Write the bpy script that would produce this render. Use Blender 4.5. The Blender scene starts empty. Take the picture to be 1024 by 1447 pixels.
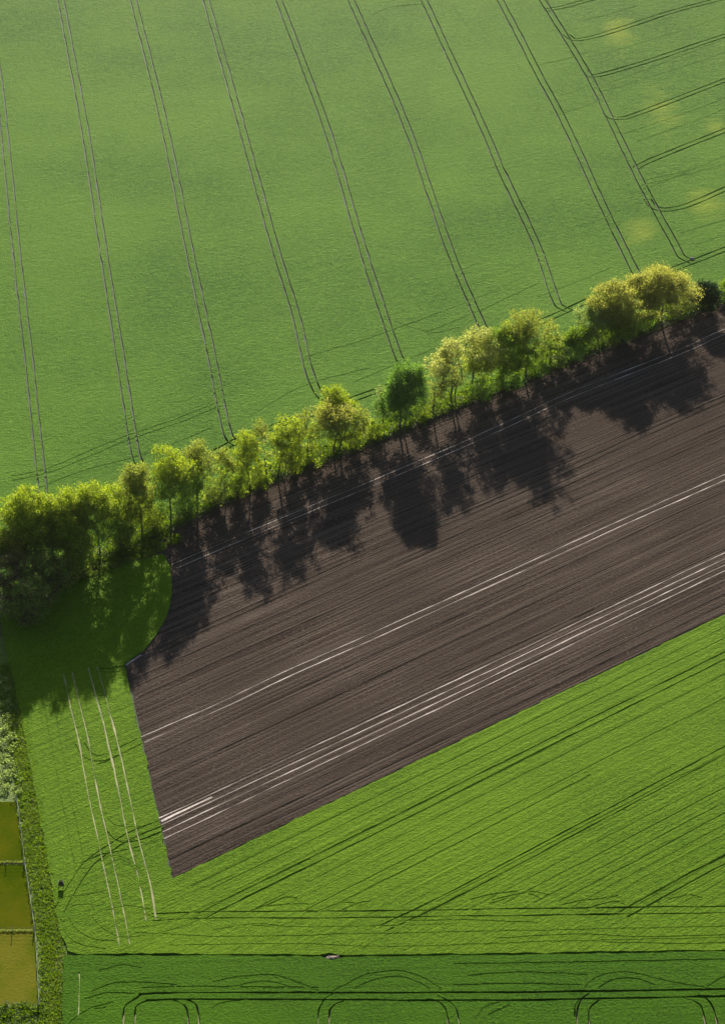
import bpy, math, random
import numpy as np
from mathutils import Vector
from mathutils.geometry import delaunay_2d_cdt

# ------------------------------------------------------------------ camera
F_PX, Y_HOR, CAM_H = 4200.0, -1900.0, 381.9      # focal length and horizon row in photo pixels, height in m
TH = math.atan((723.5 - Y_HOR) / F_PX)
scene = bpy.context.scene
col = scene.collection
cam_d = bpy.data.cameras.new('camera')
cam_d.sensor_width = 36.0
cam_d.sensor_fit = 'AUTO'
cam_d.lens = 36.0 * F_PX / 1447.0
cam_d.clip_start = 1.0
cam_d.clip_end = 40000.0
cam = bpy.data.objects.new('camera', cam_d)
cam.location = (0, 0, CAM_H)
cam.rotation_euler = (math.pi / 2 - TH, 0, 0)
col.objects.link(cam)
scene.camera = cam
scene.render.resolution_x, scene.render.resolution_y = 724, 1024

# ------------------------------------------------------------------ sky, sun, exposure
SUN_EL, SUN_AZ = math.radians(19.0), math.radians(-2.5)     # azimuth from +Y towards +X
world = bpy.data.worlds.new('World')
scene.world = world
world.use_nodes = True
wn = world.node_tree.nodes
sky = wn.new('ShaderNodeTexSky')
sky.sky_type = 'NISHITA'
sky.sun_disc = False
sky.sun_elevation = SUN_EL
sky.sun_rotation = SUN_AZ
sky.air_density = 1.0
sky.dust_density = 1.0
wn['Background'].inputs['Strength'].default_value = 0.05
world.node_tree.links.new(sky.outputs[0], wn['Background'].inputs['Color'])
sun_d = bpy.data.lights.new('sun', 'SUN')
sun_d.energy = 5.0
sun_d.angle = math.radians(0.5)
sun_d.color = (1.0, 0.93, 0.80)
sun = bpy.data.objects.new('sun', sun_d)
sv = Vector((math.sin(SUN_AZ) * math.cos(SUN_EL), math.cos(SUN_AZ) * math.cos(SUN_EL), math.sin(SUN_EL)))
sun.rotation_euler = sv.to_track_quat('Z', 'Y').to_euler()
sun.location = (0, 900, 500)
col.objects.link(sun)
vs = scene.view_settings
vs.view_transform = 'Standard'
vs.look = 'None'
vs.gamma = 1.0
vs.exposure = 1.4
vs.use_curve_mapping = False

# ------------------------------------------------------------------ helpers
def ray(x, y):
    u, v = (x - 512) / F_PX, (y - 723.5) / F_PX
    return (u, math.cos(TH) - v * math.sin(TH), -math.sin(TH) - v * math.cos(TH))

def P(x, y, z=0.0):
    """photo pixel -> point on the level ground (height z)"""
    r = ray(x, y)
    t = (CAM_H - z) / -r[2]
    return Vector((r[0] * t, r[1] * t, z))

def P2(x, y, z=0.0):
    p = P(x, y, z)
    return (p.x, p.y)

def tree_dims(bx, by, ty, x0, x1):
    b = P(bx, by)
    r = ray(bx, ty)
    t = b.y / r[1]
    h = CAM_H + r[2] * t
    w = (x1 - x0) / F_PX * b.y / math.cos(TH) * 0.985
    off = ((x0 + x1) / 2 - bx) / F_PX * b.y / math.cos(TH)
    return b, h, w, off

def set_props(o, label=None, cat=None, group=None, kind=None):
    if label: o['label'] = label
    if cat: o['category'] = cat
    if group: o['group'] = group
    if kind: o['kind'] = kind
    return o

def mesh_obj(name, verts, faces, mats, parent=None, midx=None, smooth=False):
    me = bpy.data.meshes.new(name)
    verts = np.asarray(verts, dtype=np.float32).reshape(-1, 3)
    if isinstance(faces, np.ndarray):
        n, k = faces.shape
        me.vertices.add(len(verts))
        me.vertices.foreach_set('co', verts.ravel())
        me.loops.add(n * k)
        me.loops.foreach_set('vertex_index', faces.astype(np.int32).ravel())
        me.polygons.add(n)
        me.polygons.foreach_set('loop_start', np.arange(0, n * k, k, dtype=np.int32))
        me.update(calc_edges=True)
    else:
        me.from_pydata([tuple(map(float, v)) for v in verts], [], faces)
        me.update()
    for m in (mats if isinstance(mats, (list, tuple)) else [mats]):
        me.materials.append(m)
    if midx is not None:
        me.polygons.foreach_set('material_index', np.asarray(midx, dtype=np.int32))
    if smooth:
        me.polygons.foreach_set('use_smooth', np.ones(len(me.polygons), dtype=bool))
    o = bpy.data.objects.new(name, me)
    col.objects.link(o)
    if parent: o.parent = parent
    return o

def empty(name, loc, label, cat, group=None):
    o = bpy.data.objects.new(name, None)
    o.location = loc
    o.empty_display_size = 0.5
    col.objects.link(o)
    return set_props(o, label, cat, group)

def box_geo(cx, cy, cz, sx, sy, sz, rz=0.0):
    c, s = math.cos(rz), math.sin(rz)
    v = []
    for dz in (-.5, .5):
        for dx, dy in ((-.5, -.5), (.5, -.5), (.5, .5), (-.5, .5)):
            x, y = dx * sx, dy * sy
            v.append((cx + c * x - s * y, cy + s * x + c * y, cz + dz * sz))
    f = [(3, 2, 1, 0), (4, 5, 6, 7), (0, 1, 5, 4), (1, 2, 6, 5), (2, 3, 7, 6), (3, 0, 4, 7)]
    return v, f

def tube_geo(pts, rad, n=6):
    pts = [Vector(p) for p in pts]
    v, f = [], []
    for i, p in enumerate(pts):
        d = (pts[min(i + 1, len(pts) - 1)] - pts[max(i - 1, 0)]).normalized()
        a = d.cross(Vector((0, 0, 1)) if abs(d.z) < .9 else Vector((1, 0, 0))).normalized()
        b = d.cross(a)
        for k in range(n):
            t = 2 * math.pi * k / n
            v.append(p + (a * math.cos(t) + b * math.sin(t)) * rad[i])
        if i:
            o = (i - 1) * n
            for k in range(n):
                k2 = (k + 1) % n
                f.append((o + k, o + k2, o + n + k2, o + n + k))
    o = len(v) - n
    f.append(tuple(range(n - 1, -1, -1)))
    f.append(tuple(range(o, o + n)))
    return v, f

class Geo:
    def __init__(self): self.v, self.f = [], []
    def add(self, vf):
        o = len(self.v)
        self.v += [tuple(p) for p in vf[0]]
        self.f += [tuple(i + o for i in q) for q in vf[1]]
        return self

# ------------------------------------------------------------------ materials
class Mat:
    def __init__(self, name, rough=0.8, spec=0.3):
        self.m = bpy.data.materials.new(name)
        self.m.use_nodes = True
        self.nt = self.m.node_tree
        self.N, self.L = self.nt.nodes, self.nt.links
        self.bsdf = self.N['Principled BSDF']
        self.bsdf.inputs['Roughness'].default_value = rough
        self.bsdf.inputs['Specular IOR Level'].default_value = spec
        self.geo = self.N.new('ShaderNodeNewGeometry')
        self.pos = self.geo.outputs['Position']
    def map(self, rot=0.0, scale=(1, 1, 1)):
        a = self.N.new('ShaderNodeMapping'); a.inputs['Rotation'].default_value = (0, 0, rot)
        b = self.N.new('ShaderNodeMapping'); b.inputs['Scale'].default_value = scale
        self.L.new(self.pos, a.inputs[0]); self.L.new(a.outputs[0], b.inputs[0])
        return b.outputs[0]
    def noise(self, scale, vec=None, detail=4.0, rough=0.55, dist=0.0):
        n = self.N.new('ShaderNodeTexNoise')
        n.inputs['Scale'].default_value = scale
        n.inputs['Detail'].default_value = detail
        n.inputs['Roughness'].default_value = rough
        n.inputs['Distortion'].default_value = dist
        self.L.new(vec or self.pos, n.inputs['Vector'])
        return n.outputs['Fac']
    def ramp(self, fac, stops):
        r = self.N.new('ShaderNodeValToRGB')
        e = r.color_ramp.elements
        while len(e) < len(stops): e.new(0.5)
        for el, (p, c) in zip(e, stops):
            el.position = p
            el.color = (c, c, c, 1) if not hasattr(c, '__len__') else (*c, 1)
        self.L.new(fac, r.inputs[0])
        return r.outputs[0]
    def mix(self, fac, a, b, mode='MIX'):
        n = self.N.new('ShaderNodeMix'); n.data_type = 'RGBA'; n.blend_type = mode
        n.clamp_factor = True
        for sock, val in ((n.inputs['Factor'], fac), (n.inputs['A'], a), (n.inputs['B'], b)):
            self.put(sock, val)
        return n.outputs['Result']
    def put(self, sock, val):
        if isinstance(val, (int, float)): sock.default_value = val
        elif isinstance(val, tuple): sock.default_value = (*val, 1) if len(val) == 3 else val
        else: self.L.new(val, sock)
    def math(self, op, a, b=0.0):
        n = self.N.new('ShaderNodeMath'); n.operation = op
        self.put(n.inputs[0], a); self.put(n.inputs[1], b)
        return n.outputs[0]
    def bump(self, h, dist=0.1, strength=1.0, prev=None):
        b = self.N.new('ShaderNodeBump')
        b.inputs['Strength'].default_value = strength
        b.inputs['Distance'].default_value = dist
        self.L.new(h, b.inputs['Height'])
        if prev is not None: self.L.new(prev, b.inputs['Normal'])
        return b.outputs[0]
    def done(self, color, normal=None):
        self.put(self.bsdf.inputs['Base Color'], color)
        if normal is not None: self.L.new(normal, self.bsdf.inputs['Normal'])
        return self.m

ROW = math.radians(38.5)          # drilling direction of the ploughed field and the crop below it

def crop_mat(name, c_dark, c_mid, c_light, rot, bump_d, rough=0.8, spec=0.02, stripe=0.0, patch=None, stretch=0.7, tuft=1.1):
    m = Mat(name, rough, spec)
    al = m.map(-rot, (stretch, 1.0, 1.0))
    big = m.noise(0.016, detail=3)
    mid = m.noise(0.10, al, detail=5, rough=.6)
    fine = m.noise(tuft, al, detail=3, rough=0.7)
    tiny = m.noise(tuft * 2.1, detail=3, rough=.7)
    c = m.mix(m.ramp(mid, [(.34, 0.0), (.66, 1.0)]), c_dark, c_mid)
    c = m.mix(m.ramp(fine, [(.36, 0.0), (.66, .9)]), c, c_light)
    c = m.mix(m.ramp(tiny, [(.37, .95), (.50, 0.0)]), c, tuple(q * .45 for q in c_dark))
    c = m.mix(m.ramp(big, [(.35, 0.0), (.66, .6)]), c, c_light)
    if patch:
        wob = m.noise(0.12, m.map(math.radians(-20), (.5, 1, 1)), detail=7, rough=.7)          # thin, yellowing stands of crop
        for (px_, py_, rx_, ry_) in patch[1]:
            mp = m.N.new('ShaderNodeMapping'); q_ = P(px_, py_)
            mp.inputs['Location'].default_value = (-q_.x / rx_, -q_.y / ry_, 0)
            mp.inputs['Scale'].default_value = (1 / rx_, 1 / ry_, 0)
            m.L.new(m.pos, mp.inputs[0])
            ln = m.N.new('ShaderNodeVectorMath'); ln.operation = 'LENGTH'; m.L.new(mp.outputs[0], ln.inputs[0])
            d_ = m.math('ADD', ln.outputs['Value'], m.math('MULTIPLY', wob, 2.2))
            c = m.mix(m.ramp(m.math('MULTIPLY', d_, .4), [(.42, .8), (.74, 0.0)]), c, patch[0])
    h = m.math('ADD', fine, m.math('MULTIPLY', tiny, .8))
    if stripe:
        st = m.noise(1.0, m.map(-rot, (0.006, 0.85, 0.0)), detail=4, rough=0.65)
        c = m.mix(m.ramp(st, [(.35, stripe * .8), (.60, 0.0)]), c, c_dark)
        h = m.math('ADD', h, m.math('MULTIPLY', st, stripe * 4.0))
    nb = m.bump(h, bump_d)
    nb = m.bump(m.noise(0.45, al, detail=3), bump_d * .4, 1.0, nb)
    return m.done(c, nb)

M = {}
M['wheat'] = crop_mat('upper_crop', (.029, .106, .004), (.048, .142, .006), (.108, .215, .017), math.radians(20), .72, spec=.006, rough=.6, tuft=1.3,
                      patch=((.19, .255, .022), [(872, 48, 9, 22), (935, 158, 9, 22), (1000, 296, 9, 16), (905, 330, 8, 12), (1010, 180, 6, 9)]))
M['barley'] = crop_mat('lower_crop', (.046, .116, .002), (.064, .144, .0025), (.124, .214, .007), ROW, .46, stripe=.26, tuft=1.5)
M['rye'] = crop_mat('dark_crop', (.009, .050, .0006), (.018, .076, .0008), (.064, .155, .002), math.radians(2), .62, stripe=.12, stretch=.95, tuft=1.5)

def soil_mat(name, c0, c1, c2, rows=True):
    m = Mat(name, 1.0, .0)
    st = m.noise(1.0, m.map(-ROW, (0.002, 0.55, 0.0)), detail=5, rough=.75)
    rw = m.noise(1.0, m.map(-ROW, (0.02, 1.9, 0.0)), detail=2)
    cl = m.noise(1.5, detail=5, rough=.75)
    big = m.noise(0.03, detail=3)
    c = m.mix(m.ramp(st, [(.34, 0.0), (.66, 1.0)]), c0, c1)
    c = m.mix(m.ramp(rw, [(.42, 0.0), (.66, .75)]), c, c2)
    c = m.mix(m.ramp(cl, [(.50, 0.0), (.68, .75)]), c, c2)
    c = m.mix(m.ramp(big, [(.38, 0.0), (.64, .6)]), c, c1)
    n = m.bump(m.math('ADD', m.math('MULTIPLY', rw, .8), cl), .45)
    n = m.bump(st, .3, 1.0, n)
    return m.done(c, n)

M['plough'] = soil_mat('ploughed_soil', (.029, .0205, .0168), (.054, .0405, .0330), (.130, .102, .083))

def simple(name, a, b, scale, rough=.85, spec=.2, bump=0.05, stretch=None):
    m = Mat(name, rough, spec)
    n = m.noise(scale, m.map(0, stretch) if stretch else None, detail=5, rough=.65)
    return m.done(m.mix(m.ramp(n, [(.32, 0.0), (.68, 1.0)]), a, b), m.bump(n, bump))

def track_mat():
    m = Mat('dry_compacted_soil', .8, .08)
    a = m.noise(1.0, m.map(-ROW, (.05, .6, 0.0)), detail=6, rough=.75)
    b = m.noise(1.6, detail=3)
    c = m.mix(m.ramp(a, [(.40, 0.0), (.64, 1.0)]), (.10, .076, .062), (.66, .57, .51))
    c = m.mix(m.ramp(b, [(.45, 0.0), (.70, .5)]), c, (.16, .125, .10))
    return m.done(c, m.bump(b, .05))
M['pale_track'] = track_mat()
M['tram_soil'] = simple('tramline_soil', (.007, .022, .003), (.019, .044, .008), .35)
M['straw_soil'] = simple('straw_soil', (.075, .11, .018), (.36, .33, .17), .17)
M['arch_soil'] = simple('damp_straw_soil', (.045, .040, .020), (.26, .225, .125), .25)
M['bare'] = simple('bare_earth', (.16, .11, .07), (.34, .26, .18), .9)
M['bark'] = simple('bark', (.045, .035, .026), (.12, .098, .075), 2.5, bump=.03, stretch=(1, 1, .25))
M['bark_pale'] = simple('pale_bark', (.12, .10, .08), (.26, .23, .19), 2.5, bump=.03, stretch=(1, 1, .25))
M['post_wood'] = simple('weathered_wood', (.22, .19, .14), (.46, .41, .32), 6, bump=.01, stretch=(1, 1, .2))
M['dark_wood'] = simple('dark_stained_wood', (.020, .018, .016), (.06, .052, .045), 6, bump=.01)
M['wire'] = simple('galvanised_wire', (.25, .25, .24), (.42, .42, .40), 8, rough=.45, spec=.6)
M['stone'] = simple('field_stone', (.14, .115, .09), (.33, .29, .24), 2.2, bump=.04)

def paddock_mat(name, ca, cb, cc_):
    m = Mat(name, .95, .0)
    a = m.noise(.11, m.map(0, (1, .55, 1)), detail=5, rough=.65)
    b = m.noise(1.7, detail=4, rough=.7)
    c = m.mix(m.ramp(a, [(.38, 0.0), (.60, 1.0)]), ca, cb)
    c = m.mix(m.ramp(b, [(.42, 0.0), (.66, .75)]), c, cc_)
    return m.done(c, m.bump(b, .15))
M['paddock'] = paddock_mat('paddock_turf', (.034, .062, .001), (.082, .086, .004), (.062, .084, .002))
M['dry_paddock'] = paddock_mat('dry_paddock_turf', (.060, .088, .003), (.128, .122, .014), (.095, .110, .006))

def far_mat():
    m = Mat('farmland', .75, .2)
    v = m.N.new('ShaderNodeTexVoronoi'); v.inputs['Scale'].default_value = .0045
    m.L.new(m.pos, v.inputs['Vector'])
    s = m.N.new('ShaderNodeSeparateColor'); m.L.new(v.outputs['Color'], s.inputs[0])
    c = m.ramp(s.outputs[0], [(.0, (.045, .10, .012)), (.4, (.075, .14, .016)), (.7, (.10, .13, .02)), (.85, (.05, .04, .033))])
    n = m.noise(.6, detail=5)
    return m.done(m.mix(m.ramp(n, [(.4, 0.0), (.7, .35)]), c, (.12, .16, .03)), m.bump(n, .2))
M['farmland'] = far_mat()

def leaf_mat(name, a, b, trans=.45, rough=.6):
    """leaf: diffuse front, light coming through from behind; each leaf its own tone"""
    m = bpy.data.materials.new(name); m.use_nodes = True
    nt = m.node_tree; N, L = nt.nodes, nt.links
    bs = N['Principled BSDF']; out = N['Material Output']
    bs.inputs['Roughness'].default_value = rough
    bs.inputs['Specular IOR Level'].default_value = .12
    g = N.new('ShaderNodeNewGeometry')
    r = N.new('ShaderNodeValToRGB')
    r.color_ramp.elements[0].color = (*a, 1); r.color_ramp.elements[1].color = (*b, 1)
    L.new(g.outputs['Random Per Island'], r.inputs[0])
    L.new(r.outputs[0], bs.inputs['Base Color'])
    t = N.new('ShaderNodeBsdfTranslucent')
    hs = N.new('ShaderNodeHueSaturation'); hs.inputs['Value'].default_value = 1.5; hs.inputs['Saturation'].default_value = 1.1
    L.new(r.outputs[0], hs.inputs['Color']); L.new(hs.outputs[0], t.inputs['Color'])
    mx = N.new('ShaderNodeMixShader'); mx.inputs[0].default_value = trans
    L.new(bs.outputs[0], mx.inputs[1]); L.new(t.outputs[0], mx.inputs[2]); L.new(mx.outputs[0], out.inputs['Surface'])
    return m

LEAF = {
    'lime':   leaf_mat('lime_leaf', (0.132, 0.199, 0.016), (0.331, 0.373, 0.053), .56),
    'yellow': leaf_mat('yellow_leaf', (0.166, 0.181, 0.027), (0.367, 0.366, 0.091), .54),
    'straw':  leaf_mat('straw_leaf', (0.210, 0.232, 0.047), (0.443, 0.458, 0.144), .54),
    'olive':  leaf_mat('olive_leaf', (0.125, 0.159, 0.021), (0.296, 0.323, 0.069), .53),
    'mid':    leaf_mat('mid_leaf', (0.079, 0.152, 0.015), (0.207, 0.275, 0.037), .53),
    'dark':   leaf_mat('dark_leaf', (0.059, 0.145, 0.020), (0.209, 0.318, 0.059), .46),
    'pale':   leaf_mat('pale_leaf', (0.134, 0.195, 0.049), (0.305, 0.372, 0.116), .5),
    'ivy':    leaf_mat('ivy_leaf', (0.012, 0.034, 0.008), (0.042, 0.080, 0.018), .25),
    'scrub':  leaf_mat('scrub_leaf', (0.060, 0.070, 0.016), (0.160, 0.165, 0.045), .4),
    'nettle': leaf_mat('nettle_leaf', (0.070, 0.140, 0.008), (0.200, 0.265, 0.032), .5),
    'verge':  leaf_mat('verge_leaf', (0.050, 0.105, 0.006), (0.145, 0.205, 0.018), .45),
    'twig':   leaf_mat('twig_leaf', (0.110, 0.085, 0.045), (0.210, 0.170, 0.090), .3),
}

# ------------------------------------------------------------------ the ground
rng = np.random.default_rng(7)
random.seed(7)
g = mesh_obj('ground', [(-9000, -6000, -.05), (9000, -6000, -.05), (9000, 14000, -.05), (-9000, 14000, -.05)], [(0, 1, 2, 3)], M['farmland'])
set_props(g, kind='structure')

def catmull(pts, step):
    """dense polyline through world points"""
    pts = [np.array(p[:2], float) for p in pts]
    if len(pts) == 2:
        dense = [pts[0] + (pts[1] - pts[0]) * t for t in np.linspace(0, 1, 60)]
    else:
        q = [2 * pts[0] - pts[1]] + pts + [2 * pts[-1] - pts[-2]]
        dense = []
        for i in range(1, len(q) - 2):
            p0, p1, p2, p3 = q[i - 1:i + 3]
            for t in np.linspace(0, 1, 40, endpoint=False):
                dense.append(.5 * ((2 * p1) + (-p0 + p2) * t + (2 * p0 - 5 * p1 + 4 * p2 - p3) * t * t + (-p0 + 3 * p1 - 3 * p2 + p3) * t ** 3))
        dense.append(pts[-1])
    dense = np.array(dense)
    s = np.concatenate([[0], np.cumsum(np.linalg.norm(np.diff(dense, axis=0), axis=1))])
    n = max(2, int(s[-1] / step) + 1)
    t = np.linspace(0, s[-1], n)
    return np.stack([np.interp(t, s, dense[:, 0]), np.interp(t, s, dense[:, 1])], 1)

def offset(line, d):
    t = np.gradient(line, axis=0)
    t /= np.linalg.norm(t, axis=1)[:, None] + 1e-9
    return line + np.stack([-t[:, 1], t[:, 0]], 1) * d

GAUGE = 2.05
def pair(px, w=.47, depth=None, z=0.0, step=1.6, gauge=GAUGE, mat=None):
    c = catmull([P2(*p, z) for p in px], step)
    return [(offset(c, s * gauge / 2), w, depth, mat) for s in (-1, 1)]
def single(px, w=.4, depth=None, z=0.0, step=1.6, mat=None):
    return [(catmull([P2(*p, z) for p in px], step), w, depth, mat)]

def ccw(V, q):
    return sum(V[a][0] * V[b][1] - V[b][0] * V[a][1] for a, b in zip(q, q[1:] + q[:1])) > 0

def make_field(name, outline, grooves, top, mat, kind, label=None, cat=None, floor=0.0, jitter=.09, edge_step=1.5, edge_jit=.12):
    """a crop canopy (or soil sheet) with wheel tracks cut into it as real trenches"""
    # ragged outline
    out = []
    ar = sum(a[0] * b[1] - b[0] * a[1] for a, b in zip(outline, outline[1:] + outline[:1]))
    if ar < 0: outline = outline[::-1]
    n = len(outline)
    for i in range(n):
        a, b = np.array(outline[i]), np.array(outline[(i + 1) % n])
        k = max(1, int(np.linalg.norm(b - a) / edge_step))
        nrm = np.array([-(b - a)[1], (b - a)[0]]) / (np.linalg.norm(b - a) + 1e-9)
        for j in range(k):
            out.append(a + (b - a) * j / k + nrm * rng.normal(0, edge_jit))
    V = [Vector(p) for p in out]
    faces = [list(range(len(V)))]
    floors = []
    for line, w, depth, fm in grooves:
        nn = len(line)
        ks = np.convolve(rng.normal(0, jitter * 1.5, nn + 2), [.25, .5, .25], 'valid')
        wid = np.clip(w + ks, w * .4, w * 1.9)
        wob = np.convolve(rng.normal(0, jitter, nn + 4), np.ones(5) / 5, 'valid')
        l, r = offset(line, .5)[:] - line, None
        nrm = l / .5
        A = line + nrm * (wob + wid / 2)[:, None]
        B = line + nrm * (wob - wid / 2)[:, None]
        o = len(V)
        V += [Vector(p) for p in A] + [Vector(p) for p in B]
        for i in range(nn - 1):
            faces.append([o + i, o + nn + i, o + nn + i + 1, o + i + 1])
        faces[-(nn - 1):] = [q if ccw(V, q) else q[::-1] for q in faces[-(nn - 1):]]
        if depth is not None or fm is not None:
            floors.append((A, B, depth, fm))
    res = delaunay_2d_cdt(V, [], faces, 1, 1e-4)
    v2, f2, of = res[0], res[2], res[5]
    keep = [f for f, src in zip(f2, of) if 0 in src and len(src) == 1]
    used = sorted({i for f in keep for i in f})
    remap = {u: i for i, u in enumerate(used)}
    verts = [(v2[u][0], v2[u][1], top) for u in used]
    cnt = {}
    kf = []
    for f in keep:
        f = [remap[i] for i in f]
        a, b, c = (verts[i] for i in f[:3])
        if (b[0] - a[0]) * (c[1] - a[1]) - (b[1] - a[1]) * (c[0] - a[0]) < 0: f.reverse()
        kf.append(f)
        for i in range(len(f)):
            a, b = f[i], f[(i + 1) % len(f)]
            if (b, a) in cnt: del cnt[(b, a)]
            else: cnt[(a, b)] = 1
    low = {}
    for a, b in cnt:
        for i in (a, b):
            if i not in low:
                low[i] = len(verts)
                verts.append((verts[i][0], verts[i][1], floor - .02))
    kf += [[b, a, low[a], low[b]] for a, b in cnt]
    mats, midx = [mat], [0] * len(kf)
    for q, (A, B, depth, fm) in enumerate(floors):
        zz = (top - depth if depth is not None else floor + .02) + .0021 * (q % 9)
        if fm is None: k = 0
        else:
            if fm not in mats: mats.append(fm)
            k = mats.index(fm)
        o = len(verts)
        nn = len(A)
        verts += [(p[0], p[1], zz) for p in A] + [(p[0], p[1], zz) for p in B]
        for i in range(nn - 1):
            kf.append([o + i, o + nn + i, o + nn + i + 1, o + i + 1]); midx.append(k)
    ob = mesh_obj(name, verts, kf, mats, midx=midx)
    return set_props(ob, label, cat, kind=kind)

# ---- soil under the crops
sheet = [P2(-260, -60), P2(1320, -60), P2(1320, 1560), P2(-260, 1560)]
o = mesh_obj('soil', [(x, y, 0) for x, y in sheet], [(3, 2, 1, 0)], M['tram_soil'])
set_props(o, kind='structure')

# ---- upper field
ZT = .42
up = []
U = lambda px, **k: up.extend(pair(px, z=ZT, **k))
S = lambda px, **k: up.extend(single(px, z=ZT, **k))
U([(-28, -90), (-15, 0), (5, 170), (23, 350), (41.5, 511), (51, 600), (60.5, 690), (66, 730)])
U([(72, -90), (86.3, 0), (118, 170), (144, 340), (171, 511), (184.6, 600), (193, 645), (203, 662)])
U([(168, -90), (188.8, 0), (231, 171), (265, 340), (300.7, 511), (318, 600), (327, 622), (338, 628)])
U([(266, -90), (291.3, 0), (325, 120), (386, 340), (417, 442), (433, 511), (444.6, 545), (456, 562), (470, 566)])
U([(362, -90), (393.8, 0), (458, 171), (508.5, 340), (535.6, 425), (559, 494), (568, 512), (582, 522)])
U([(460, -90), (496, 0), (571, 171), (630, 340), (665, 425), (684, 466), (694, 474)])
U([(556, -90), (598.5, 0), (678, 171), (707, 239), (756, 342), (783, 420), (793, 434), (806, 440)])
U([(655, -90), (706, 0), (759.5, 102.5), (796, 171), (843, 273), (876, 342), (893, 376), (902, 394)])
U([(710, -90), (766, 0), (828.5, 102), (862.6, 171), (894, 236), (922, 290), (951, 342), (962, 362), (978, 370)])
for L in ([(772, 14), (794, 10), (831, 0), (900, -18)],
          [(800, 49), (808, 55), (817.5, 56), (845, 50), (896, 34), (947, 17), (1010, 0), (1120, -30)],
          [(826, 100), (832, 106), (840, 107), (862, 102), (913, 87), (964, 70), (1024, 50), (1140, 12)],
          [(856, 159), (864, 166), (879, 167), (896, 162), (947, 143), (1024, 113), (1150, 66)],
          [(897, 238), (913, 229), (964, 208), (1024, 184), (1160, 128)],
          [(914, 281), (919, 289), (929, 295), (944, 296), (968, 291), (995, 280), (1024, 267), (1160, 208)]):
    U(L, w=.5)
# headland pair beside the hedge
U([(1180, 290), (1100, 322), (1024, 352), (975, 371), (940, 384), (844, 419), (780, 448), (700, 482), (640, 508), (590, 530),
   (505, 562), (440, 585), (350, 616), (310, 636), (250, 664), (170, 700), (90, 735)], w=.5)
# fainter headland lines and drill marks, pressed into the crop only
U([(17, 676), (51, 670), (85, 659), (137, 637), (178, 620), (256, 593), (307, 572)], w=.5, depth=.07)
for L in ([(430, 505), (520, 478), (640, 435)], [(30, 700), (110, 668), (210, 640), (300, 604)], [(350, 590), (430, 545), (520, 520)],
          [(600, 470), (680, 438), (760, 400)], [(500, 540), (620, 490)], [(760, 420), (860, 380)], [(560, 455), (610, 470), (650, 462)],
          [(525, 22), (545, 12), (575, 7), (600, 6)], [(640, 10), (668, 50)], [(515, 108), (537, 165)], [(581, 50), (588, 66)],
          [(263, 120), (278, 172)], [(31, 25), (38, 78)], [(47, 125), (50, 145)], [(160, 140), (162, 160)], [(60, 225), (63, 258)],
          [(211, 425), (216, 465)], [(125, 400), (142, 540)], [(253, 340), (260, 372)], [(284, 370), (302, 470)], [(293, 560), (302, 620)],
          [(110, 310), (114, 335)], [(300, 110), (312, 170)], [(478, 340), (485, 365)], [(612, 370), (632, 432)], [(712, 60), (738, 108)],
          [(745, 130), (780, 190)], [(790, 20), (838, 88)], [(858, 118), (866, 135)], [(888, 180), (896, 195)], [(870, 222), (890, 255)],
          [(926, 330), (938, 362)], [(775, 280), (790, 312)], [(830, 300), (850, 345)], [(365, 530), (368, 562)], [(655, 180), (672, 228)]):
    S(L, w=.28, depth=.07)
for x0, y0, x1, y1 in ((890, 275, 1060, 205), (905, 262, 1060, 222), (900, 200, 1060, 140), (880, 190, 1060, 125), (850, 130, 1060, 62),
                       (840, 125, 1060, 40), (838, 80, 1060, 12), (820, 30, 900, 8), (960, 330, 1100, 285), (760, 92, 830, 74),
                       (790, 135, 830, 122), (795, 160, 850, 140), (910, 255, 1000, 232), (985, 345, 1100, 305)):
    S([(x0, y0), ((x0 + x1) / 2, (y0 + y1) / 2 + 1.5), (x1, y1)], w=.45, depth=.055)
for t in range(12):        # wavy drill rows along the headland next to the hedge
    x0 = rng.uniform(60, 820); yb = 690 - (x0 - 60) * .40 - rng.uniform(18, 75); ln = rng.uniform(60, 170)
    S([(x0, yb), (x0 + ln * .5, yb - ln * .2 + rng.normal(0, 2)), (x0 + ln, yb - ln * .42)], w=.5, depth=.035)
HEDGE = [(1340, 288), (1200, 342), (1024, 420), (870, 480), (760, 526), (640, 576), (520, 624), (420, 662), (310, 710), (220, 754), (140, 792), (60, 828), (0, 850), (-280, 960)]
upper_outline = [P2(-280, -80, ZT), P2(1340, -80, ZT)] + [P2(x, y - 17 - (10 if x < 200 else 0), ZT) for x, y in HEDGE]
make_field('green_crop_field', upper_outline, up, ZT, M['wheat'], 'stuff',
           'large pale green crop field with long curved tramlines above the tree row', 'crop field')

# ---- ploughed field
ZP = .10
bp = []
B = lambda px, **k: bp.extend(pair(px, z=ZP, w=k.pop('w', .30), depth=.025, mat=M['pale_track'], **k))
B([(200, 1046), (307, 999), (409, 950.5), (514, 904), (674, 831.5), (776.5, 785), (879, 738), (1024, 674), (1200, 596)])
for a, b in (((225, 1156), (1024, 780.6)), ((228, 1165.5), (1024, 789.3)), ((230.5, 1175), (1024, 797.8)), ((232, 1185), (1024, 806.2))):
    m_ = ((a[0] + b[0]) / 2, (a[1] + b[1]) / 2 + 1.5)
    e_ = (b[0] + 160, b[1] - 72)
    bp.extend(single([a, m_, b, e_], w=.30, depth=.025, z=ZP, mat=M['pale_track']))
bp.extend(single([(228, 1160), (262, 1143.5), (300, 1126)], w=.55, depth=.02, z=ZP, mat=M['pale_track']))
B([(247, 800), (300, 777), (373, 746), (443, 717), (532, 680), (640, 634), (720, 598), (806, 558), (955, 499), (1024, 468), (1200, 390)], w=.2)
bp.extend(single([(178, 940), (186, 934), (200, 925)], w=.55, depth=.02, z=ZP, mat=M['pale_track']))
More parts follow.
